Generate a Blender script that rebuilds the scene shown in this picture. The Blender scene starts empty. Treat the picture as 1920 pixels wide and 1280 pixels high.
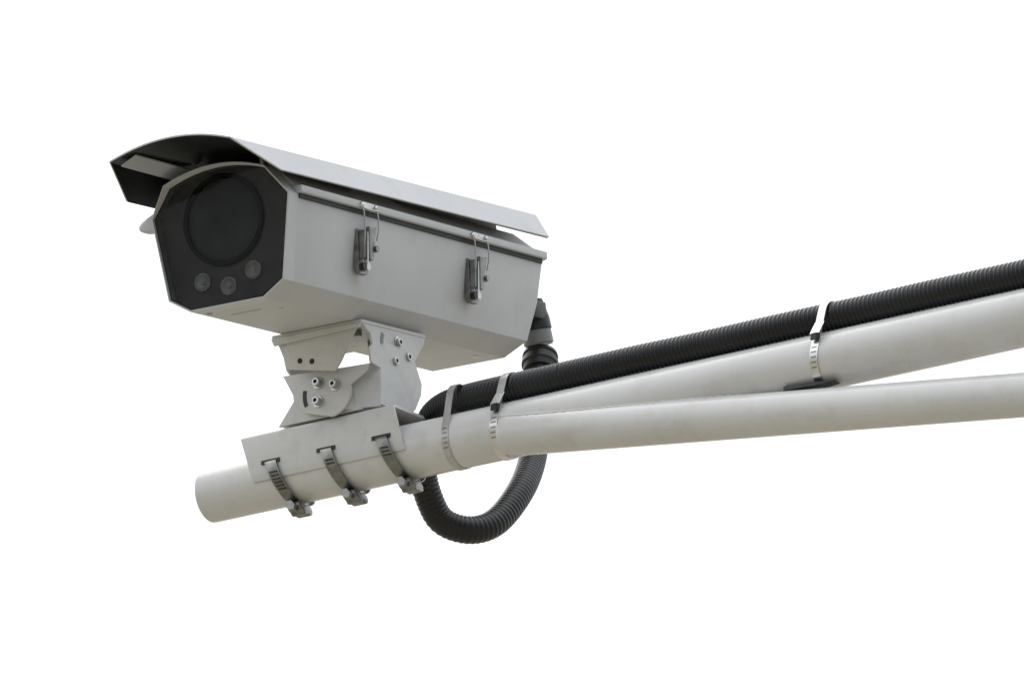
import bpy, bmesh, math, random
from mathutils import Vector, Matrix, Euler, noise
random.seed(4)
sc = bpy.context.scene
C = sc.collection
R = math.radians

# ------------------------------------------------------------------ camera, world, sun, exposure
HZ = 4.667                       # height of the support arm above the pavement
cam_d = bpy.data.cameras.new('camera'); cam = bpy.data.objects.new('camera', cam_d); C.objects.link(cam)
el, az = R(20.8), R(32.3)
fwd = Vector((-math.sin(az)*math.cos(el), math.cos(az)*math.cos(el), math.sin(el)))
rgt = Vector((math.cos(az), math.sin(az), 0)); up = rgt.cross(fwd)
m = Matrix((rgt, up, -fwd)).transposed().to_4x4()
m.translation = Vector((4.6856, -7.0495, -3.0669 + HZ))
cam.matrix_world = m
cam_d.sensor_width = 36; cam_d.lens = 15570*36/1920
cam_d.clip_start = .1; cam_d.clip_end = 3000
sc.camera = cam

SUN_EL, SUN_AZ = R(50), R(-68)    # high, behind the subject
w = bpy.data.worlds.new('World'); sc.world = w; w.use_nodes = True
nt = w.node_tree; nt.nodes.clear()
sky = nt.nodes.new('ShaderNodeTexSky'); sky.sky_type = 'NISHITA'; sky.sun_disc = False
sky.sun_elevation = SUN_EL; sky.sun_rotation = SUN_AZ; sky.dust_density = 3
mix = nt.nodes.new('ShaderNodeMix'); mix.data_type = 'RGBA'; mix.inputs[0].default_value = .92
geo = nt.nodes.new('ShaderNodeNewGeometry')
# an even overcast veil, thinner and a little dimmer away from the sun
dot = nt.nodes.new('ShaderNodeVectorMath'); dot.operation = 'DOT_PRODUCT'
sd = Vector((math.sin(SUN_AZ)*math.cos(SUN_EL), math.cos(SUN_AZ)*math.cos(SUN_EL), math.sin(SUN_EL)))
tc = nt.nodes.new('ShaderNodeTexCoord')
dot.inputs[1].default_value = sd
nt.links.new(tc.outputs['Generated'], dot.inputs[0])
rmp = nt.nodes.new('ShaderNodeMapRange'); rmp.inputs[1].default_value = -.6; rmp.inputs[2].default_value = .45
rmp.inputs[3].default_value = 0; rmp.inputs[4].default_value = 1; rmp.interpolation_type = 'SMOOTHSTEP'
nt.links.new(dot.outputs['Value'], rmp.inputs[0])
mul = nt.nodes.new('ShaderNodeMix'); mul.data_type = 'RGBA'; mul.clamp_result = False
mul.inputs[6].default_value = (1.6, 2.15, 2.8, 1); mul.inputs[7].default_value = (10.2, 10.4, 10.6, 1)
nt.links.new(rmp.outputs[0], mul.inputs[0])
nt.links.new(sky.outputs[0], mix.inputs[6]); # overcast skies are brighter overhead than near the horizon
sep = nt.nodes.new('ShaderNodeSeparateXYZ'); nt.links.new(tc.outputs['Generated'], sep.inputs[0])
zr = nt.nodes.new('ShaderNodeMapRange'); zr.inputs[1].default_value = 0; zr.inputs[2].default_value = 1; zr.inputs[3].default_value = .88; zr.inputs[4].default_value = 1.75
nt.links.new(sep.outputs[2], zr.inputs[0])
ov = nt.nodes.new('ShaderNodeVectorMath'); ov.operation = 'SCALE'
nt.links.new(mul.outputs[2], ov.inputs[0]); nt.links.new(zr.outputs[0], ov.inputs['Scale'])
nt.links.new(ov.outputs[0], mix.inputs[7])
bg = nt.nodes.new('ShaderNodeBackground'); bg.inputs[1].default_value = .11
out = nt.nodes.new('ShaderNodeOutputWorld')
nt.links.new(mix.outputs[2], bg.inputs[0]); nt.links.new(bg.outputs[0], out.inputs[0])

sl = bpy.data.lights.new('sun', 'SUN'); sl.energy = 1.1; sl.angle = R(50); sl.color = (1, .96, .9)
so = bpy.data.objects.new('sun', sl); C.objects.link(so)
so.rotation_euler = (-sd).to_track_quat('-Z', 'Y').to_euler()
sc.view_settings.view_transform = 'Standard'; sc.view_settings.look = 'None'
sc.view_settings.exposure = 0; sc.view_settings.gamma = 1

# ------------------------------------------------------------------ materials
def mat(name, col, rough=.5, metal=0, var=.06, scale=18, bump=.0, bscale=300, streak=0, spec=.5, coat=0, dirt=None, dirtamt=0):
    M = bpy.data.materials.new(name); M.use_nodes = True; n = M.node_tree; b = n.nodes['Principled BSDF']
    b.inputs['Roughness'].default_value = rough; b.inputs['Metallic'].default_value = metal
    b.inputs['Specular IOR Level'].default_value = spec
    if coat: b.inputs['Coat Weight'].default_value = coat; b.inputs['Coat Roughness'].default_value = .15
    tc = n.nodes.new('ShaderNodeTexCoord'); mp = n.nodes.new('ShaderNodeMapping')
    n.links.new(tc.outputs['Object'], mp.inputs[0])
    if streak: mp.inputs['Scale'].default_value = (1, 1, streak)
    t = n.nodes.new('ShaderNodeTexNoise'); t.inputs['Scale'].default_value = scale; t.inputs['Detail'].default_value = 6
    n.links.new(mp.outputs[0], t.inputs[0])
    r = n.nodes.new('ShaderNodeValToRGB')
    lo = [max(0, c*(1-var*1.6)) for c in col]; hi = [c*(1+var) for c in col]
    r.color_ramp.elements[0].position = .32; r.color_ramp.elements[1].position = .68
    r.color_ramp.elements[0].color = (*lo, 1); r.color_ramp.elements[1].color = (*hi, 1)
    n.links.new(t.outputs[0], r.inputs[0])
    src = r.outputs[0]
    if dirt:
        t2 = n.nodes.new('ShaderNodeTexNoise'); t2.inputs['Scale'].default_value = scale*2.3; t2.inputs['Detail'].default_value = 9
        t2.inputs['Roughness'].default_value = .7
        n.links.new(tc.outputs['Object'], t2.inputs[0])
        r2 = n.nodes.new('ShaderNodeValToRGB'); r2.color_ramp.elements[0].position = .52; r2.color_ramp.elements[1].position = .78
        r2.color_ramp.elements[1].color = (dirtamt,)*3 + (1,)
        n.links.new(t2.outputs[0], r2.inputs[0])
        mx = n.nodes.new('ShaderNodeMix'); mx.data_type = 'RGBA'; mx.inputs[7].default_value = (*dirt, 1)
        n.links.new(r2.outputs[0], mx.inputs[0]); n.links.new(src, mx.inputs[6]); src = mx.outputs[2]
    n.links.new(src, b.inputs['Base Color'])
    rr = n.nodes.new('ShaderNodeMapRange'); rr.inputs[3].default_value = max(0, rough-.06); rr.inputs[4].default_value = rough+.08
    n.links.new(t.outputs[0], rr.inputs[0]); n.links.new(rr.outputs[0], b.inputs['Roughness'])
    if bump:
        t3 = n.nodes.new('ShaderNodeTexNoise'); t3.inputs['Scale'].default_value = bscale; t3.inputs['Detail'].default_value = 3
        n.links.new(tc.outputs['Object'], t3.inputs[0])
        bp = n.nodes.new('ShaderNodeBump'); bp.inputs['Strength'].default_value = bump; bp.inputs['Distance'].default_value = .0004
        n.links.new(t3.outputs[0], bp.inputs['Height']); n.links.new(bp.outputs[0], b.inputs['Normal'])
    return M

paint  = mat('housing_paint', (.575, .585, .595), .5, spec=.25, var=.045, scale=9, bump=.25, streak=.5, dirt=(.33, .30, .25), dirtamt=.22)
bpaint = mat('bracket_paint', (.60, .60, .59), .42, var=.04, scale=20, bump=.3, dirt=(.3, .27, .22), dirtamt=.35)
ppaint = mat('pipe_paint', (.63, .63, .625), .27, spec=.6, var=.03, scale=9, bump=.25, dirt=(.42, .38, .31), dirtamt=.45)
steel  = mat('stainless_steel', (.52, .52, .5), .28, metal=1, var=.12, scale=60, dirt=(.2, .18, .15), dirtamt=.4)
steelb = mat('bright_steel_band', (.74, .74, .73), .27, metal=1, var=.08, scale=50)
steeld = mat('dull_steel', (.26, .26, .245), .38, metal=1, var=.2, scale=90, dirt=(.08, .07, .06), dirtamt=.5)
dark   = mat('slot_and_crevice_dark', (.05, .05, .048), .5, metal=.4, var=.2, scale=80)
rubber = mat('black_rubber', (.018, .018, .02), .45, var=.2, scale=60)
condm  = mat('black_polyamide', (.009, .010, .012), .36, var=.35, scale=12, spec=.45)
lining = mat('dark_visor_lining', (.012, .014, .015), .38, var=.25, scale=14, spec=.4)
pale   = mat('pale_light_streak', (.45, .47, .50), .5, var=.06)
greym  = mat('grey_plastic', (.22, .23, .235), .45, var=.1)
panelm = mat('dark_inner_plate', (.19, .187, .178), .55, var=.25, scale=12, spec=.3)
lensm  = mat('lens_glass_dark', (.13, .135, .13), .4, var=.25, scale=16, spec=.3)
ringm  = mat('lens_ring_black', (.004, .005, .005), .5, var=.1)
lampm  = mat('lamp_reflector', (.56, .56, .55), .35, metal=.3, var=.12, scale=120)
ground_m = mat('concrete_pavement', (.255, .232, .178), .85, var=.12, scale=.6, bump=.3, bscale=30)
# tinted pane
glass = bpy.data.materials.new('tinted_pane'); glass.use_nodes = True
n = glass.node_tree; n.nodes.clear()
o_ = n.nodes.new('ShaderNodeOutputMaterial'); tr = n.nodes.new('ShaderNodeBsdfTransparent'); tr.inputs[0].default_value = (.69, .70, .70, 1)
gl = n.nodes.new('ShaderNodeBsdfGlossy'); gl.inputs['Roughness'].default_value = .05
fr = n.nodes.new('ShaderNodeFresnel'); fr.inputs[0].default_value = 1.19
ms = n.nodes.new('ShaderNodeMixShader')
n.links.new(fr.outputs[0], ms.inputs[0]); n.links.new(tr.outputs[0], ms.inputs[1]); n.links.new(gl.outputs[0], ms.inputs[2]); n.links.new(ms.outputs[0], o_.inputs[0])

# ------------------------------------------------------------------ helpers
def mm(*v): return Vector(v) * .001
def obj(name, bm, material, parent=None, smooth=None, bevel=0):
    if bevel:
        bmesh.ops.remove_doubles(bm, verts=bm.verts, dist=1e-6)
        es = [e for e in bm.edges if len(e.link_faces) == 2 and e.calc_face_angle(0) > .5]
        bmesh.ops.bevel(bm, geom=es, offset=bevel, segments=2, profile=.6, affect='EDGES', clamp_overlap=True)
    bmesh.ops.recalc_face_normals(bm, faces=bm.faces)
    me = bpy.data.meshes.new(name); bm.to_mesh(me); bm.free()
    me.materials.append(material)
    if smooth is not None:
        for p in me.polygons: p.use_smooth = True
        me.set_sharp_from_angle(angle=R(smooth))
    o = bpy.data.objects.new(name, me); C.objects.link(o)
    if parent: o.parent = parent
    return o
def thing(name, label, cat, loc=(0, 0, HZ), rot=None, group=None):
    o = bpy.data.objects.new(name, None); C.objects.link(o); o.empty_display_size = .05
    o.location = loc
    if rot: o.rotation_mode = rot[1]; o.rotation_euler = rot[0]
    o['label'] = label; o['category'] = cat
    if group: o['group'] = group
    return o
def poly_prism(bm, pts, axis, a, b):
    """pts in mm on the plane perpendicular to axis, extruded from a to b (mm)"""
    def P(u, v, t):
        return mm(t, u, v) if axis == 0 else mm(u, t, v) if axis == 1 else mm(u, v, t)
    A = [bm.verts.new(P(u, v, a)) for u, v in pts]; B = [bm.verts.new(P(u, v, b)) for u, v in pts]
    bm.faces.new(A); bm.faces.new(B[::-1])
    for i in range(len(pts)):
        j = (i+1) % len(pts); bm.faces.new((A[j], A[i], B[i], B[j]))
def box(bm, x0, x1, y0, y1, z0, z1): poly_prism(bm, [(x0, y0), (x1, y0), (x1, y1), (x0, y1)], 2, z0, z1)
def frame_for(d):
    d = d.normalized(); a = Vector((0, 0, 1)) if abs(d.z) < .9 else Vector((1, 0, 0))
    u = d.cross(a).normalized(); return u, d.cross(u).normalized()
def cyl(bm, p, q, r0, r1=None, seg=24, caps=True):
    """p, q, r in mm"""
    r1 = r0 if r1 is None else r1
    p, q = mm(*p), mm(*q); u, v = frame_for(q-p)
    ra = []; 
    for c, r in ((p, r0), (q, r1)):
        ra.append([bm.verts.new(c + (u*math.cos(t)+v*math.sin(t))*r*.001) for t in [2*math.pi*i/seg for i in range(seg)]])
    for i in range(seg):
        j = (i+1) % seg; bm.faces.new((ra[0][i], ra[0][j], ra[1][j], ra[1][i]))
    if caps: bm.faces.new(ra[0][::-1]); bm.faces.new(ra[1])
def lathe(bm, p, d, prof, seg=32, close=True):
    """prof: list of (t along d, radius) in mm"""
    d = Vector(d).normalized(); u, v = frame_for(d); p = mm(*p); rings = []
    for t, r in prof:
        rings.append([bm.verts.new(p + d*t*.001 + (u*math.cos(a)+v*math.sin(a))*max(r, .01)*.001) for a in [2*math.pi*i/seg for i in range(seg)]])
    for A, B in zip(rings, rings[1:]):
        for i in range(seg):
            j = (i+1) % seg; bm.faces.new((A[i], A[j], B[j], B[i]))
    if close: bm.faces.new(rings[0][::-1]); bm.faces.new(rings[-1])
def catmull(pts, step):
    P = [Vector(p) for p in pts]; P = [P[0]*2-P[1]] + P + [P[-1]*2-P[-2]]; res = []
    for i in range(1, len(P)-2):
        a, b, c, d = P[i-1:i+3]; n_ = max(6, int((c-b).length/step))
        # centripetal-ish: standard catmull on fairly even points
        for k in range(n_):
            t = k/n_
            res.append(.5*((2*b)+(c-a)*t+(2*a-5*b+4*c-d)*t*t+(3*b-a-3*c+d)*t**3))
    res.append(P[-2]); return res
def resample(pts, step):
    L = [0]
    for a, b in zip(pts, pts[1:]): L.append(L[-1]+(b-a).length)
    n_ = int(L[-1]/step); res = []; k = 0
    for i in range(n_+1):
        s = L[-1]*i/n_
        while k < len(L)-2 and L[k+1] < s: k += 1
        f = (s-L[k])/max(1e-9, L[k+1]-L[k]); res.append(pts[k].lerp(pts[k+1], f))
    return res, L[-1]
def tube(bm, pts, rad, seg=24, cap=True):
    """pts in metres, rad = function(i) metres"""
    prev = None; t0 = (pts[1]-pts[0]).normalized(); u, v = frame_for(t0); rings = []
    for i, p in enumerate(pts):
        t = (pts[min(i+1, len(pts)-1)]-pts[max(i-1, 0)]).normalized()
        u = (u - t*u.dot(t)).normalized(); v = t.cross(u); r = rad(i)
        rings.append([bm.verts.new(p+(u*math.cos(a)+v*math.sin(a))*r) for a in [2*math.pi*k/seg for k in range(seg)]])
    for A, B in zip(rings, rings[1:]):
        for i in range(seg):
            j = (i+1) % seg; bm.faces.new((A[i], A[j], B[j], B[i]))
    if cap: bm.faces.new(rings[0][::-1]); bm.faces.new(rings[-1])
def wire(bm, pts, r, seg=8, step=1.0):
    P = [mm(*p) for p in pts]; tube(bm, P, lambda i: r*.001, seg)
def ribbon(bm, path, x0, x1, thick):
    """closed or open band: path = list of (y,z) mm, width along x, thickness outward"""
    n_ = len(path); nor = []
    for i in range(n_):
        a = path[max(i-1, 0)]; b = path[min(i+1, n_-1)]
        d = Vector((b[0]-a[0], b[1]-a[1])).normalized(); nor.append(Vector((d.y, -d.x)))
    rows = []
    for (y, z), nn in zip(path, nor):
        rows.append([bm.verts.new(mm(x0, y, z)), bm.verts.new(mm(x1, y, z)),
                     bm.verts.new(mm(x1, y+nn.x*thick, z+nn.y*thick)), bm.verts.new(mm(x0, y+nn.x*thick, z+nn.y*thick))])
    for A, B in zip(rows, rows[1:]):
        for k in range(4):
            l = (k+1) % 4; bm.faces.new((A[k], A[l], B[l], B[k]))
    bm.faces.new(rows[0][::-1]); bm.faces.new(rows[-1])
B = bmesh.new

# ------------------------------------------------------------------ the ground far below
bm = B(); s = 400; vs = [bm.verts.new((x, y, 0)) for x, y in ((-s, -s), (s, -s), (s, s), (-s, s))]; bm.faces.new(vs)
g = obj('pavement', bm, ground_m); g['kind'] = 'structure'

# ------------------------------------------------------------------ support arm: pipe, brace, weld
arm = thing('support_arm', 'off-white steel pipe arm with a thinner brace pipe welded under it, carrying the camera', 'support arm')
def pipe(name, p, q, r, material, rim=4.0):
    bm = B(); d = Vector(q)-Vector(p); L = d.length
    prof = [(rim*.0, r-rim-3), (0, r-rim), (.5, r-rim*.45), (1.4, r-.3), (rim+.6, r)] + [(L*t, r) for t in (.1, .2, .4, .6, .8, 1)]
    lathe(bm, p, d, prof, seg=96); return obj(name, bm, material, arm, smooth=40)
pipe('main_pipe', (-163, 0, 0), (2100, 0, 0), 30, ppaint)
bx = 226; t_ = -.1265; BY = -12.5; BZ = -9.2
def brace(rad):
    L = 2100-bx; bm = B()
    lathe(bm, (bx, BY, BZ), (1, 0, t_), [(0, 8), (.5, 14), (2, 18.5), (4.5, 21.4), (8, 22.8), (13, rad)]+[(L*t, rad) for t in (.1, .3, .6, 1)], seg=96)
    return obj('brace_pipe', bm, ppaint, arm, smooth=40)
brace(23.2)
# weld bead along the line where the two tubes cross (front and back)
def cross(x, side):
    zc = BZ+t_*(x-bx); d = math.hypot(BY, zc)
    if d >= 53 or d <= 6.9: return None
    a = (900-23.2**2+d*d)/(2*d)
    if a*a >= 900: return None
    h = math.sqrt(900-a*a); u = (BY/d, zc/d)
    return (a*u[0]-side*h*u[1], a*u[1]+side*h*u[0])
bm = B()
for side in (-1, 1):
    row = []
    for i in range(0, 110):
        x = 232+i*4; c = cross(x, side)
        if c: row.append(mm(x, c[0], c[1]))
    if len(row) > 6:
        rr, L = resample(row, .003); tube(bm, rr, lambda i: .0011+.0003*math.sin(i*1.7)+.0003*random.random(), 8)
obj('weld_bead', bm, ppaint, arm, smooth=60)
# small dark wedge standing in for shade in the crotch of the two pipes
bm = B(); poly_prism(bm, [(578, -26.8), (606, -28), (640, -31.5), (626, -33), (578, -31.2)], 1, -21, -8)
obj('crevice_shade', bm, dark, arm)

# ------------------------------------------------------------------ saddle, yokes
br = thing('mounting_bracket', 'white two-axis swivel bracket with a channel saddle between camera and pipe', 'bracket')
bm = B()
prof = [(-30.6, -8.8), (-32.4, -4), (-33.0, 0), (-36.5, 40.5), (-35.5, 43), (-33, 44.5), (33, 50.2), (35.5, 49.5), (37, 47), (33.2, 2),
        (30.5, 2), (33.6, 45.8), (32.6, 46.8), (-32.6, 41.2), (-33.4, 40.2), (-30.5, 0), (-29.3, -8)]
poly_prism(bm, prof, 0, -97, 101)
# flange ends are cut slightly askew
for v in bm.verts:
    f = (0.042-v.co.z)/.046; v.co.x += .012*f if v.co.x < 0 else .010*f
saddle = obj('saddle_channel', bm, bpaint, br, smooth=40)
def saddle_slot(x):      # dark slot the hose clamp comes out of, with a thin rolled lip
    bm = B(); poly_prism(bm, [(x-12, 7.5), (x+12, 7.5), (x+12, 12.2), (x-12, 12.2)], 1, -34.9, -34.2)
    obj('slot', bm, ringm, saddle)
CLX = [-59, 13, 84]
for x in CLX: saddle_slot(x)

# lower yoke on the saddle
bm = B()
poly_prism(bm, [(-48, 46.5), (60, 46.5), (56, 50), (46, 82), (36, 88), (-16, 88), (-26, 80), (-28, 73)], 1, -36, -32.5)
obj('lower_yoke', bm, bpaint, br, bevel=.0005)
bm = B(); poly_prism(bm, [(-48, 54.5), (60, 54.5), (46, 82), (36, 88), (-16, 88), (-26, 80)], 1, 29.5, 33)
obj('lower_yoke', bm, bpaint, br, bevel=.0005)
bm = B(); poly_prism(bm, [(-36.2, 47.2), (29.4, 53.0), (29.4, 100), (-20, 96), (-34, 86)], 0, 44.4, 47.4)
obj('yoke_web', bm, bpaint, br)
bm = B(); poly_prism(bm, [(-32.4, 47.6), (29.4, 53.0), (29.4, 55.6), (-32.4, 50.2)], 0, -47, 58)
obj('yoke_base', bm, bpaint, br)

# swivel yoke: front plate and side plate folded from one sheet
def arc(cx, cz, r, a0, a1, n_=8): return [(cx+r*math.cos(R(a0+(a1-a0)*i/n_)), cz+r*math.sin(R(a0+(a1-a0)*i/n_))) for i in range(n_+1)]
bm = B()
front = [(-38, 101), (73, 93.5), (70, 86)] + arc(24, 69, 27, 12, -86) + [(6, 48), (-10, 53), (-20, 68)]
poly_prism(bm, front, 1, -43.4, -40.2)
obj('front_swivel_plate', bm, bpaint, br, bevel=.0005)
bm = B()
side = [(-24, 94), (-42, 95), (-46, 111), (-38, 119), (-30, 121.5), (30, 134), (40, 128), (58, 101), (57, 88), (46, 68), (34, 56), (-24, 52.5)]
poly_prism(bm, side, 0, 73.4, 76.4)
obj('side_swivel_plate', bm, bpaint, br, bevel=.0005)
bm = B()
q = [(40, -40.0), (76.3, -24.2), (75.2, -21.6), (39, -37.4)]
lo = [bm.verts.new(mm(x, y, 48.5+(y+40)*.09)) for x, y in q]; hi = [bm.verts.new(mm(x, y, 97+(x-40)*.13)) for x, y in q]
bm.faces.new(lo); bm.faces.new(hi[::-1])
for i in range(4): bm.faces.new((lo[(i+1) % 4], lo[i], hi[i], hi[(i+1) % 4]))
obj('corner_plate', bm, bpaint, br, bevel=.0004)
bm = B(); poly_prism(bm, [(-36, 84), (30, 92), (36, 80), (34, 56), (-30, 52)], 0, -30, -27)
obj('side_swivel_plate', bm, bpaint, br, bevel=.0005)
bm = B(); poly_prism(bm, [(-24, 92), (70, 86), (50, 56), (-10, 56)], 1, 38, 41)
obj('rear_swivel_plate', bm, bpaint, br, bevel=.0005)

def bolt(p, d, r=5.6, h=5, parent=br, pfr=None):
    d = Vector(d).normalized(); P = Vector(p)
    bm = B(); lathe(bm, p, d, [(0, r*1.0), (0, r*1.42), (1.3, r*1.42), (1.5, r*1.3), (1.5, r*.9)], 28)
    ws = obj('washer', bm, steel, parent, smooth=35)
    bm = B(); lathe(bm, P+d*1.6, d, [(0, r), (h-.7, r), (h, r-.7), (h, r*.52), (h-2.6, r*.5), (h-2.6, .1)], 28, close=False)
    hd = obj('bolt', bm, steel, parent, smooth=35)
    bm = B(); lathe(bm, P+d*(1.6+h-2.5), d, [(0, r*.48), (.2, r*.48)], 6); obj('socket', bm, ringm, hd)
for x, z in ((9, 83.5), (31, 77), (9, 62)): bolt((x, -43.4, z), (0, -1, 0), 4.7, 6)
bm = B()
a0 = arc(20, 72, 31.5, 168, 205, 8); a1 = arc(20, 72, 26.8, 168, 205, 8)
poly_prism(bm, a0+a1[::-1], 1, -43.9, -43.5); obj('arc_slot', bm, ringm, br)

# ------------------------------------------------------------------ the surveillance camera housing
DO = (0.02566, -0.24562, 0.10518+HZ)
cm = thing('surveillance_camera', 'white bullet camera housing with dark glass front, sun visor and side latches', 'security camera',
           DO, (Euler((R(10.61), R(1.05), R(1.547)), 'YXZ'), 'YXZ'))
w1, z1, w2, z2, w3, z4, w4 = 87., 108.2, 64.1, 139.8, 72.7, 15.9, 46.4
ZT = 152.5
def topz(x): return z2 + (ZT-z2)*(1-(x/w2)**2)
arcp = [(w2*math.cos(math.pi*i/16), ) for i in range(17)]
archx = [w2*(1-2*i/14) for i in range(15)]             # +w2 ... -w2
section = [(w4, 0), (w3, z4), (w1, z1)] + [(x, topz(x)) for x in archx] + [(-w1, z1), (-w3, z4), (-w4, 0)]
def inset(sec, d):
    res = []; n_ = len(sec)
    for i in range(n_):
        a, b, c = Vector(sec[i-1]), Vector(sec[i]), Vector(sec[(i+1) % n_])
        e1 = (b-a).normalized(); e2 = (c-b).normalized()
        n1 = Vector((-e1.y, e1.x)); n2 = Vector((-e2.y, e2.x)); k = (n1+n2); k = k/ (1+n1.dot(n2))
        res.append(tuple(b+k*d))
    return res
def loft(bm, secs, cap0=True, cap1=True):
    rings = [[bm.verts.new(mm(*p)) for p in s_] for s_ in secs]
    for A, B_ in zip(rings, rings[1:]):
        for i in range(len(A)):
            j = (i+1) % len(A); bm.faces.new((A[i], A[j], B_[j], B_[i]))
    if cap0: bm.faces.new(rings[0][::-1])
    if cap1: bm.faces.new(rings[-1])
def yr(z):     # rear edge of the tub as a function of height
    for (za, ya), (zb, yb) in zip([(0, 507), (18, 516), (60, 531)], [(18, 516), (60, 531), (110, 539)]):
        if z <= zb: return ya+(yb-ya)*(z-za)/(zb-za)
    return 539
# front bezel (a hollow ring, its top lip reaching a little forward)
def yf(z): return 0 if z <= z1+.1 else -9*min(1, (z-z1)/(z2-z1))
ins = inset(section, 2.2)
bm = B()
loft(bm, [[(x, 20, z) for x, z in section], [(x, yf(z)+.7, z) for x, z in section], [(x, yf(z), z) for x, z in inset(section, .7)],
          [(x, yf(z), z) for x, z in inset(section, 1.6)], [(x, 20, z) for x, z in ins]], False, False)
obj('bezel', bm, paint, cm, smooth=25)
# tub
zb = 104.8; wb = w3+(w1-w3)*(zb-z4)/(z1-z4)
tub = [(w4, 0), (w3, z4), (w3+(wb-w3)*.5, (z4+zb)/2), (wb, zb), (-wb, zb), (-(w3+(wb-w3)*.5), (z4+zb)/2), (-w3, z4), (-w4, 0)]
bm = B(); loft(bm, [[(x, 20, z) for x, z in tub]]+[[(x, 20+(yr(z)-20)*t, z) for x, z in tub] for t in (.25, .5, .75, 1)])
body = obj('body', bm, paint, cm, smooth=25, bevel=.0009)
# gasket and lid flange (U-shaped rings round the seam)
def uring(wout, win, yfr, yre, cor):
    o = [(-wout, yfr), (-wout, yre-cor), (-wout+cor, yre), (wout-cor, yre), (wout, yre-cor), (wout, yfr)]
    i = [(win, yfr), (win, yre-12), (-win, yre-12), (-win, yfr)]
    return o+i
bm = B(); poly_prism(bm, uring(88.6, 80, 20, 541, 5), 2, 104.8, 109.5); obj('gasket', bm, ringm, cm)
bm = B(); poly_prism(bm, uring(93.2, 80, 17, 548, 8), 2, 109.5, 117.6); obj('lid_flange', bm, paint, cm, bevel=.0016, smooth=50)
bm = B(); poly_prism(bm, uring(88.2, 80, 12, 541, 5), 2, 105, 106.2); bm.free()
# lid
lid = [(86, 117), (w2, z2)] + [(x, topz(x)) for x in archx[1:-1]] + [(-w2, z2), (-86, 117)]
bm = B(); loft(bm, [[(x, 20, z) for x, z in lid], [(x, 536-(z-117)*.75, z) for x, z in lid]])
obj('lid', bm, paint, cm, smooth=30, bevel=.0008)
bm = B(); loft(bm, [[(x, 20.3, z) for x, z in [(82, 104), (85, 118), (-85, 118), (-82, 104)]], [(x, 534, z) for x, z in [(82, 104), (85, 118), (-85, 118), (-82, 104)]]])
obj('inner_shell', bm, ringm, cm)
# face plate behind the pane, ring, lens, lamps
fp = inset(section, 2.5)
bm = B(); poly_prism(bm, fp, 1, 13, 16); face = obj('face_plate', bm, panelm, cm)
LX, LZ = -3.0, 95.0
bm = B(); lathe(bm, (LX, 13, LZ), (0, -1, 0), [(0, 50.0), (3.5, 50.0), (4.2, 49.3), (4.2, 45.6), (3.5, 44.9), (.3, 44.9)], 72, close=False); obj('lens_ring', bm, ringm, face, smooth=40)
bm = B(); lathe(bm, (LX, 12.6, LZ), (0, -1, 0), [(0, 45.2), (.5, 44.9), (2.2, 36), (3.2, 26), (3.8, 14), (4.0, .5)], 64, close=False); obj('lens', bm, lensm, face, smooth=60)
for x, z in ((-35, 32), (-3, 22.5), (29, 35)):
    bm = B(); lathe(bm, (x, 13, z), (0, -1, 0), [(0, 10), (2.4, 9.8), (2.6, 8.6), (1.2, 7), (.6, 3.2), (2.2, 2.6), (2.8, .2)], 32, close=False)
    lm = obj('infrared_lamp', bm, lampm, face, smooth=40)
bm = B(); poly_prism(bm, inset(section, 2.3), 1, 3.0, 5.0); obj('glass_pane', bm, glass, cm)

# sun visor: sheet with dark lining
V = [(-98, 0), (-76, 1)] + [(76*(-1+2*i/20), 1) for i in range(1, 20)] + [(76, 1), (98, 0)]
def vz(x, kind, Y):
    base = 125.5 if kind == 0 else 156.2+(169.5-156.2)*(1-(x/76)**2)
    return base + .0125*(Y+60)
def vis(off, yoff0, yoff1):
    sec = [(x, 125.5 if k == 0 else 156.2+13.3*(1-(x/76)**2), k) for x, k in V]
    out_ = []
    for i, (x, z, k) in enumerate(sec):
        a = Vector(sec[max(i-1, 0)][:2]); b = Vector(sec[min(i+1, len(sec)-1)][:2]); d = (b-a).normalized()
        nn = Vector((d.y, -d.x))
        out_.append((x+nn.x*off, z+nn.y*off, k))
    return out_
def visor_sheet(o0, o1, ya, yb):
    bm = B(); A = vis(o0, 0, 0); Bq = vis(o1, 0, 0); n_ = len(A); rows = []
    for t in (0, .33, .66, 1):
        row = []
        for sec in (A, Bq):
            r_ = []
            for x, z, k in sec:
                y0 = (-30 if k == 0 else -94)+ya; y1 = (539 if k == 0 else 552)-yb
                Y = y0+(y1-y0)*t; r_.append(bm.verts.new(mm(x, Y, z+.0135*(Y+60))))
            row.append(r_)
        rows.append(row)
    for r0, r1 in zip(rows, rows[1:]):
        for s_ in (0, 1):
            for i in range(n_-1): bm.faces.new((r0[s_][i], r0[s_][i+1], r1[s_][i+1], r1[s_][i]))
        for i in (0, n_-1): bm.faces.new((r0[0][i], r0[1][i], r1[1][i], r1[0][i]))
    for r_ in (rows[0], rows[-1]):
        for i in range(n_-1): bm.faces.new((r_[0][i], r_[0][i+1], r_[1][i+1], r_[1][i]))
    return bm
vs_ = obj('sun_visor', visor_sheet(0, 1.6, 0, 0), paint, cm, smooth=25)
obj('visor_lining', visor_sheet(1.9, 2.6, 1.2, 1.2), lining, vs_, smooth=25)
# pale strip that paints in a streak of reflected light under the arch
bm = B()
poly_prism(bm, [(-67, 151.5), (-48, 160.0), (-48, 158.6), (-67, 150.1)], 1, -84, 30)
obj('visor_light_streak', bm, pale, vs_)
bm = B(); poly_prism(bm, [(-48, 138), (48, 138), (46, 161.5), (-46, 161.5)], 1, 60, 512)
obj('spacer_rail', bm, paint, cm, bevel=.001)
for y in (30,):
    for x in (-40, 40):
        bm = B(); cyl(bm, (x, y, 146), (x, y, 161), 5, seg=16); obj('visor_stud', bm, steel, vs_, smooth=40)
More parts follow.
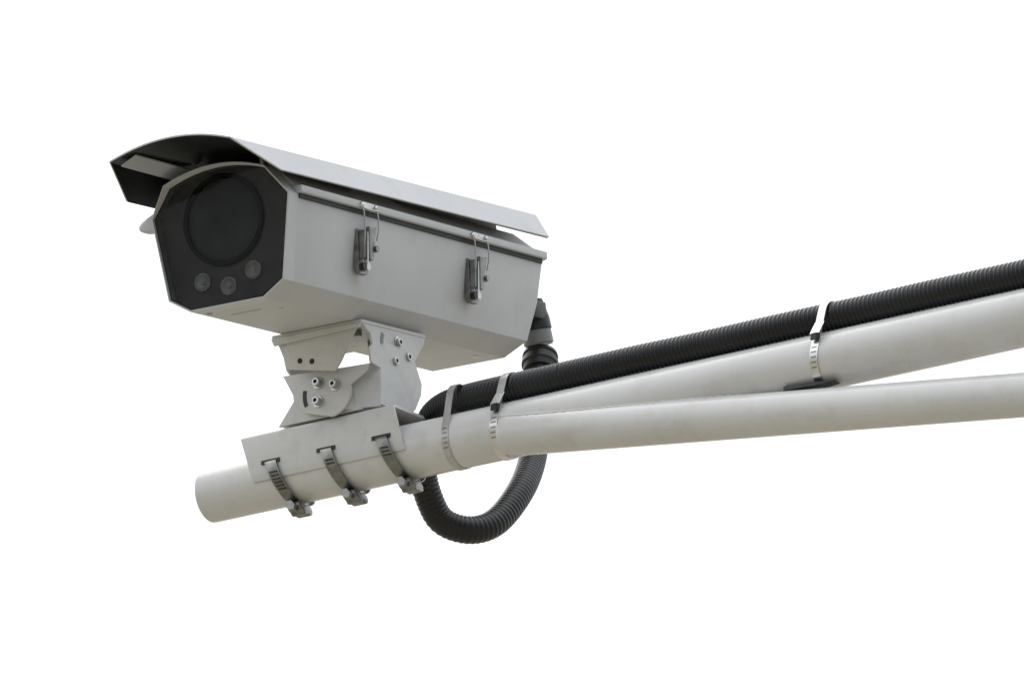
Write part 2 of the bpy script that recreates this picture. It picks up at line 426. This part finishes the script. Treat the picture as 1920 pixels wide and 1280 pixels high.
# latches
def latch(Y):
    n0 = set(o.name for o in C.objects)
    lt = B(); poly_prism(lt, [(Y-11, 84), (Y+13, 84), (Y+4, 36), (Y+1, 34), (Y-12, 34), (Y-14, 37)], 0, 80.5, 86.3)
    base = obj('latch', lt, steeld, cm, bevel=.0006)
    # seat it square on the leaning wall
    bm = B(); poly_prism(bm, [(Y-9, 82), (Y-3, 82), (Y-9, 50), (Y-12, 50)], 0, 86.3, 93.0); obj('latch_cheek', bm, steeld, base, bevel=.0006)
    bm = B(); poly_prism(bm, [(Y-1, 86), (Y+15, 87), (Y+13, 84), (Y+5, 54), (Y+1, 48), (Y-5, 48)], 0, 90.3, 95.5); obj('latch_lever', bm, steeld, base, bevel=.001)
    bm = B(); poly_prism(bm, [(Y-4, 80), (Y-1.5, 80), (Y-7, 44), (Y-9.5, 44)], 0, 90, 94.5); obj('latch_rib', bm, steel, base)
    bm = B(); cyl(bm, (88, Y-13, 41), (93.5, Y-13, 41), 4.2, seg=20); obj('latch_pivot', bm, ringm, base, smooth=40)
    bm = B(); cyl(bm, (86, Y-4, 42), (92.5, Y-4, 42), 4.6, seg=20); obj('latch_end', bm, steel, base, smooth=40)
    bm = B(); cyl(bm, (90, Y+9, 62), (98, Y+9, 62), 3.6, seg=16); obj('latch_pin', bm, steeld, base, smooth=40)
    bm = B()
    for dy in (-12, 17):
        wire(bm, [(94.6, Y+dy*.85, 76), (96.5, Y+dy*.95, 86), (97, Y+dy, 94), (97, Y+dy, 104), (95, Y+dy, 111.5)], .85)
    wire(bm, [(96.8, Y-12, 109), (97.3, Y+2, 108), (96.8, Y+17, 109)], .9)
    wb_ = obj('wire_bail', bm, steel, base, smooth=60)
    for dy in (-12, 17):
        bm = B(); lathe(bm, (92.5, Y+dy, 112.5), (1, 0, 0), [(0, 2.7), (3, 2.7), (4.4, 1.9), (4.8, .2)], 16, close=False); obj('bail_knob', bm, steelb, wb_, smooth=60)
    bm = B(); poly_prism(bm, [(Y-10, 110.5), (Y+15, 110.5), (Y+14, 116.5), (Y-9, 116.5)], 0, 93.2, 94.4); obj('catch_plate', bm, steel, base)
    for o in list(C.objects):          # the lever body sits a little higher than drawn above
        if o.name not in n0 and o.name.split('.')[0] in ('latch', 'latch_cheek', 'latch_lever', 'latch_rib', 'latch_pivot', 'latch_end', 'latch_pin'):
            for v in o.data.vertices: v.co.z += .0042; v.co.x += .0005
for Y in (149, 384): latch(Y)
# hinge ear on the far side
bm = B(); poly_prism(bm, [(-86, 96), (-103, 97), (-107, 100), (-107, 104.5), (-103, 108), (-96, 112), (-86, 116)], 1, 5, 22)
obj('hinge_ear', bm, paint, cm, bevel=.0025, smooth=60)
for Y in (200, 400):
    bm = B(); cyl(bm, (-92, Y-25, 108), (-92, Y+25, 108), 5, seg=20); obj('hinge', bm, steel, cm, smooth=40)
# underside details
bm = B(); poly_prism(bm, [(-25, 47.5), (13, 47.5), (13, 49.3), (-25, 49.3)], 2, -.35, .2); obj('drain_slot', bm, greym, cm)
bm = B(); lathe(bm, (-37, 24, 0.1), (0, 0, -1), [(0, 3.2), (.8, 3.0), (1.1, 2.2), (1.1, .1)], 16, close=False); obj('screw', bm, steeld, cm, smooth=40)
for y in (60, 470):
    bm = B(); lathe(bm, (30, y, 0.1), (0, 0, -1), [(0, 3.2), (.8, 3.0), (1.1, 2.2), (1.1, .1)], 16, close=False); obj('screw', bm, steel, cm, smooth=40)

# tilt shoe under the housing: it moves with the bracket's upper joint, but hangs in the housing's tilt
shoe = obj('tilt_shoe', (lambda b: (poly_prism(b, [(-57, 182), (57, 182), (57, 318), (-57, 318)], 2, -4.2, -.4), b)[1])(B()), bpaint, br, bevel=.0006)
Mloc = Matrix.Translation(Vector(DO)-Vector((0, 0, HZ))) @ Euler((R(10.61), R(1.05), R(1.547)), 'YXZ').to_matrix().to_4x4()
# Euler order YXZ: roll first, then pitch, then yaw
shoe.matrix_local = Mloc
def spart(name, bm, material, **k):
    o = obj(name, bm, material, shoe, **k); return o
bm = B(); poly_prism(bm, [(-55, -4.3), (52, -4.3), (46, -12), (25, -43), (18, -51), (-41, -40), (-42, -36), (-50, -14)], 1, 184, 187)
spart('shoe_front_flap', bm, bpaint, bevel=.0005)
bm = B(); poly_prism(bm, [(-57, -4.3), (57, -4.3), (55, -9), (-54, -12.5)], 1, 179.5, 182.5); spart('shoe_lip', bm, bpaint, bevel=.0006)
bm = B(); lathe(bm, (30, 215, -4.3), (0, 0, -1), [(0, 6), (6, 6), (7, 5), (7, .2)], 6, close=False); spart('pivot_nut', bm, steeld)
bm = B(); lathe(bm, (12, 280, -4.3), (0, 0, -1), [(0, 6), (6, 6), (7, 5), (7, .2)], 6, close=False); spart('pivot_nut', bm, steeld)
bm = B(); poly_prism(bm, [(184, -4.3), (317, -4.3), (313, -12), (286, -38), (268, -50), (250, -54), (228, -52), (206, -36), (200, -14)], 0, 53.5, 56.5)
spart('shoe_side_flap', bm, bpaint, bevel=.0005)
bm = B(); poly_prism(bm, [(184, -4.3), (317, -4.3), (313, -12), (286, -38), (268, -50), (250, -54), (228, -52), (206, -36), (200, -14)], 0, -56.5, -53.5)
spart('shoe_side_flap', bm, bpaint, bevel=.0005)
for x, z in ((-25, -33), (-10, -36)):
    bm = B(); lathe(bm, (x, 184.0, z), (0, -1, 0), [(0, 3.1), (.25, 3.1)], 16); spart('bolt_hole', bm, ringm)
for y, z in ((256, -17), (245, -39), (273, -31)): bolt((56.5, y, z), (1, 0, 0), 4.7, 3.2, parent=shoe)
bm = B()
a0 = arc(256, -28, 37, 150, 250, 14); a1 = arc(256, -28, 32, 150, 250, 14)
poly_prism(bm, a0+a1[::-1], 0, 56.6, 57.2); spart('arc_slot', bm, greym)

# ------------------------------------------------------------------ cable gland on the rear of the housing
gd = Vector((.0, .35, -1)).normalized()
bm = B(); lathe(bm, (58, 556, 72), (.05, .12, -1), [(0, 5), (2, 13), (24, 17.5), (36, 18), (37, 15)], 32); gland = obj('cable_gland', bm, rubber, cm, smooth=40)
bm = B(); box(bm, 40, 76, 525, 560, 45, 66); obj('gland_boss', bm, rubber, gland, bevel=.003, smooth=40)
bm = B(); lathe(bm, (60, 560.5, 36), (.05, .12, -1), [(0, 14), (.5, 16.5), (15, 17), (17, 15)], 32); obj('gland_collar', bm, greym, gland, smooth=40)

# ------------------------------------------------------------------ corrugated conduit
cd = thing('corrugated_conduit', 'black corrugated hose looping below the pipe and running along its top', 'cable conduit')
P0 = [(70, 311, 216), (71, 308, 206), (74, 303, 190), (80, 290, 161), (95, 262, 111), (111, 228, 57), (122, 185, 6), (117, 145, -39), (102, 115, -55), (81, 92, -47),
      (75, 73, -22), (76, 60, 5), (82, 54, 32), (98, 44, 52.5), (128, 26, 56), (168, 8, 51), (212, -3, 47), (260, -6, 45.6), (320, -6, 45.5)]
pts = catmull([mm(*p) for p in P0], .002)
pts += [mm(320+8*i, -6, 45.5) for i in range(1, 220)]
PITCH, SUB = .0052, 8
rs, L = resample(pts, PITCH/SUB)
def crad(i):
    f = (i % SUB)/SUB
    return .01545 - (.0015 if rs[i].x > .16 else .0006)*(.5-.5*math.cos(2*math.pi*f))**1.3
# faint wander so the hose is not ruler straight
for i, p in enumerate(rs):
    if p.x > .3: p.z += .0008*(noise.noise((p.x*9, 0, 3))+.3); p.y += .0016*noise.noise((p.x*7, 5, 0))
bm = B(); tube(bm, rs, crad, 28); obj('hose', bm, condm, cd, smooth=70)
d0 = (rs[40]-rs[0]).normalized()
bm = B(); lathe(bm, tuple(rs[0]*1000-d0*2), d0, [(0, 15), (0, 19.2), (4, 20.2), (5, 18.6), (9, 18.8), (10, 20.6), (16, 20.8), (17, 19), (24, 18), (25, 15)], 40); obj('end_nut', bm, rubber, cd, smooth=40)

# ------------------------------------------------------------------ band straps round pipe and hose
def hull(r1, c2, r2, n_=72, grow=0.):
    c1 = (0., 0.); res = []
    pts_ = []
    for i in range(n_*2):
        a = 2*math.pi*i/(n_*2)
        for c, r in ((c1, r1+grow), (c2, r2+grow)):
            pts_.append((c[0]+r*math.cos(a), c[1]+r*math.sin(a)))
    pts_ = sorted(set(pts_))
    def half(ps):
        h = []
        for p in ps:
            while len(h) >= 2 and (h[-1][0]-h[-2][0])*(p[1]-h[-2][1])-(h[-1][1]-h[-2][1])*(p[0]-h[-2][0]) <= 0: h.pop()
            h.append(p)
        return h
    lo = half(pts_); hi = half(pts_[::-1]); return lo[:-1]+hi[:-1]
def strap(x, label, lean, buckle, wdt=9.5, bandm=None):
    t = thing('band_strap', label, 'strap', loc=(x*.001, 0, HZ), group='steel straps holding the hose to the pipe')
    hp = hull(30, (-6, 45.5), 15.6, grow=.25); hp = hp+[hp[0]]
    bm = B(); ribbon(bm, hp, -wdt/2, wdt/2, .8)
    for v in bm.verts: v.co.x += (v.co.z)*lean
    obj('band', bm, bandm or steelb, t, smooth=50)
    # worm-drive holes punched along the lower front of the band
    cand = [(i, p) for i, p in enumerate(hp[:-1]) if p[0] < -3 and -29 < p[1] < 6]
    cand.sort(key=lambda q: -q[1][1]); last = None; k = 0
    for i, p in cand:
        if last is None or math.dist(p, last) > 4.2:
            last = p; ang = math.atan2(p[1], p[0])
            bm = B(); c = Vector((0, p[0], p[1])); tn = Vector((0, -math.sin(ang), math.cos(ang))); nn = Vector((0, math.cos(ang), math.sin(ang)))
            vs = []
            for s_, h_ in ((-1, -1), (1, -1), (1, 1), (-1, 1)):
                vs.append((c+Vector((s_*wdt*.33, 0, 0))+tn*h_*.75))
            A = [bm.verts.new((v+nn*.95)*.001) for v in vs]; D = [bm.verts.new((v+nn*.2)*.001) for v in vs]
            bm.faces.new(A); bm.faces.new(D[::-1])
            for q in range(4): bm.faces.new((A[(q+1) % 4], A[q], D[q], D[(q+1) % 4]))
            for v in bm.verts: v.co.x += v.co.z*lean
            obj('punched_slot', bm, steeld, t); k += 1
            if k >= 5: break
    if buckle:
        y0 = -29.5
        bm = B(); poly_prism(bm, [(-33.2, 20), (-24.5, 35), (-23, 34), (-30.6, 19.5)], 0, -wdt/2-.9, wdt/2+.9)
        for v in bm.verts: v.co.x += v.co.z*lean
        obj('buckle', bm, steelb, t, bevel=.0004)
        bm = B(); poly_prism(bm, [(-34, 13), (-33.2, 20.5), (-31, 20), (-31.5, 13)], 0, -wdt/2+1, wdt/2-1.5)
        for v in bm.verts: v.co.x += v.co.z*lean
        obj('buckle_mouth', bm, ringm, t)
    return t
strap(163, 'dull steel strap round pipe and hose, nearest the bracket', .03, False, 8.5, mat('dull_grey_band', (.56, .55, .55), .42, metal=.9, var=.1, scale=50))
strap(225, 'bright steel strap round pipe and hose where the brace pipe begins', .13, True)
strap(621, 'bright steel strap standing alone far along the arm, above the fork', .12, True)

# ------------------------------------------------------------------ hose clamps holding the saddle on the pipe
def clamp(x, label, slots):
    t = thing('hose_clamp', label, 'hose clamp', loc=(x*.001, 0, HZ), group='hose clamps holding the saddle to the pipe')
    pth = [(-33.6, 11), (-36.2, 9.6), (-37.0, 6)]
    for i in range(33):
        a = R(184+i*(352-184)/32); r = 36.4 - 2.2*min(1, i/9.); pth.append((r*math.cos(a), r*math.sin(a)*(1 if i < 16 else 1)))
    pth = pth + [(35.5, 4)]
    bm = B(); ribbon(bm, pth, -7.2, 7.2, -1.0)
    K = .34      # the clamps sit skewed: their undersides lie further along the pipe
    def skew(bm):
        for v in bm.verts: v.co.x += (.011-v.co.z)*K if v.co.z < .011 else 0
    skew(bm); obj('band', bm, steeld, t, smooth=50)
    # perforations near the top end of the band
    for k in range(slots):
        a = R(186+k*6.5); r = 36.4-.3*k
        c = Vector((0, r*math.cos(a), r*math.sin(a))); tn = Vector((0, -math.sin(a), math.cos(a))); nn = Vector((0, math.cos(a), math.sin(a)))
        bm = B(); A = []; D = []
        for s_, h_ in ((-1, -1), (1, -1), (1, 1), (-1, 1)):
            q = c+Vector((s_*4.6, 0, 0))+tn*h_*.9; A.append(bm.verts.new((q+nn*1.15)*.001)); D.append(bm.verts.new((q+nn*.2)*.001))
        bm.faces.new(A); bm.faces.new(D[::-1])
        for q in range(4): bm.faces.new((A[(q+1) % 4], A[q], D[q], D[(q+1) % 4]))
        skew(bm); obj('punched_slot', bm, dark, t)
    # worm housing hanging under the pipe
    bm = B(); poly_prism(bm, [(-14, -33.5), (10, -33.5), (12, -38), (9, -44), (5, -46.5), (-9, -46.5), (-14, -43), (-16, -38)], 0, -8.4, 8.4)
    skew(bm); h = obj('worm_housing', bm, steeld, t, bevel=.0015, smooth=40)
    bm = B(); cyl(bm, (0, -14, -40), (0, -22, -40), 6.4, seg=6); skew(bm); obj('hex_screw', bm, steeld, h, bevel=.0006)
    bm = B(); box(bm, -9.4, 9.4, -8, -4, -47.2, -34); skew(bm); obj('housing_strap', bm, steeld, h, bevel=.0005)
    return t
clamp(CLX[0], 'hose clamp on the saddle closest to the open pipe end', 6)
clamp(CLX[1], 'middle hose clamp of the three under the saddle', 2)
clamp(CLX[2], 'hose clamp at the saddle end beside the black hose loop', 3)
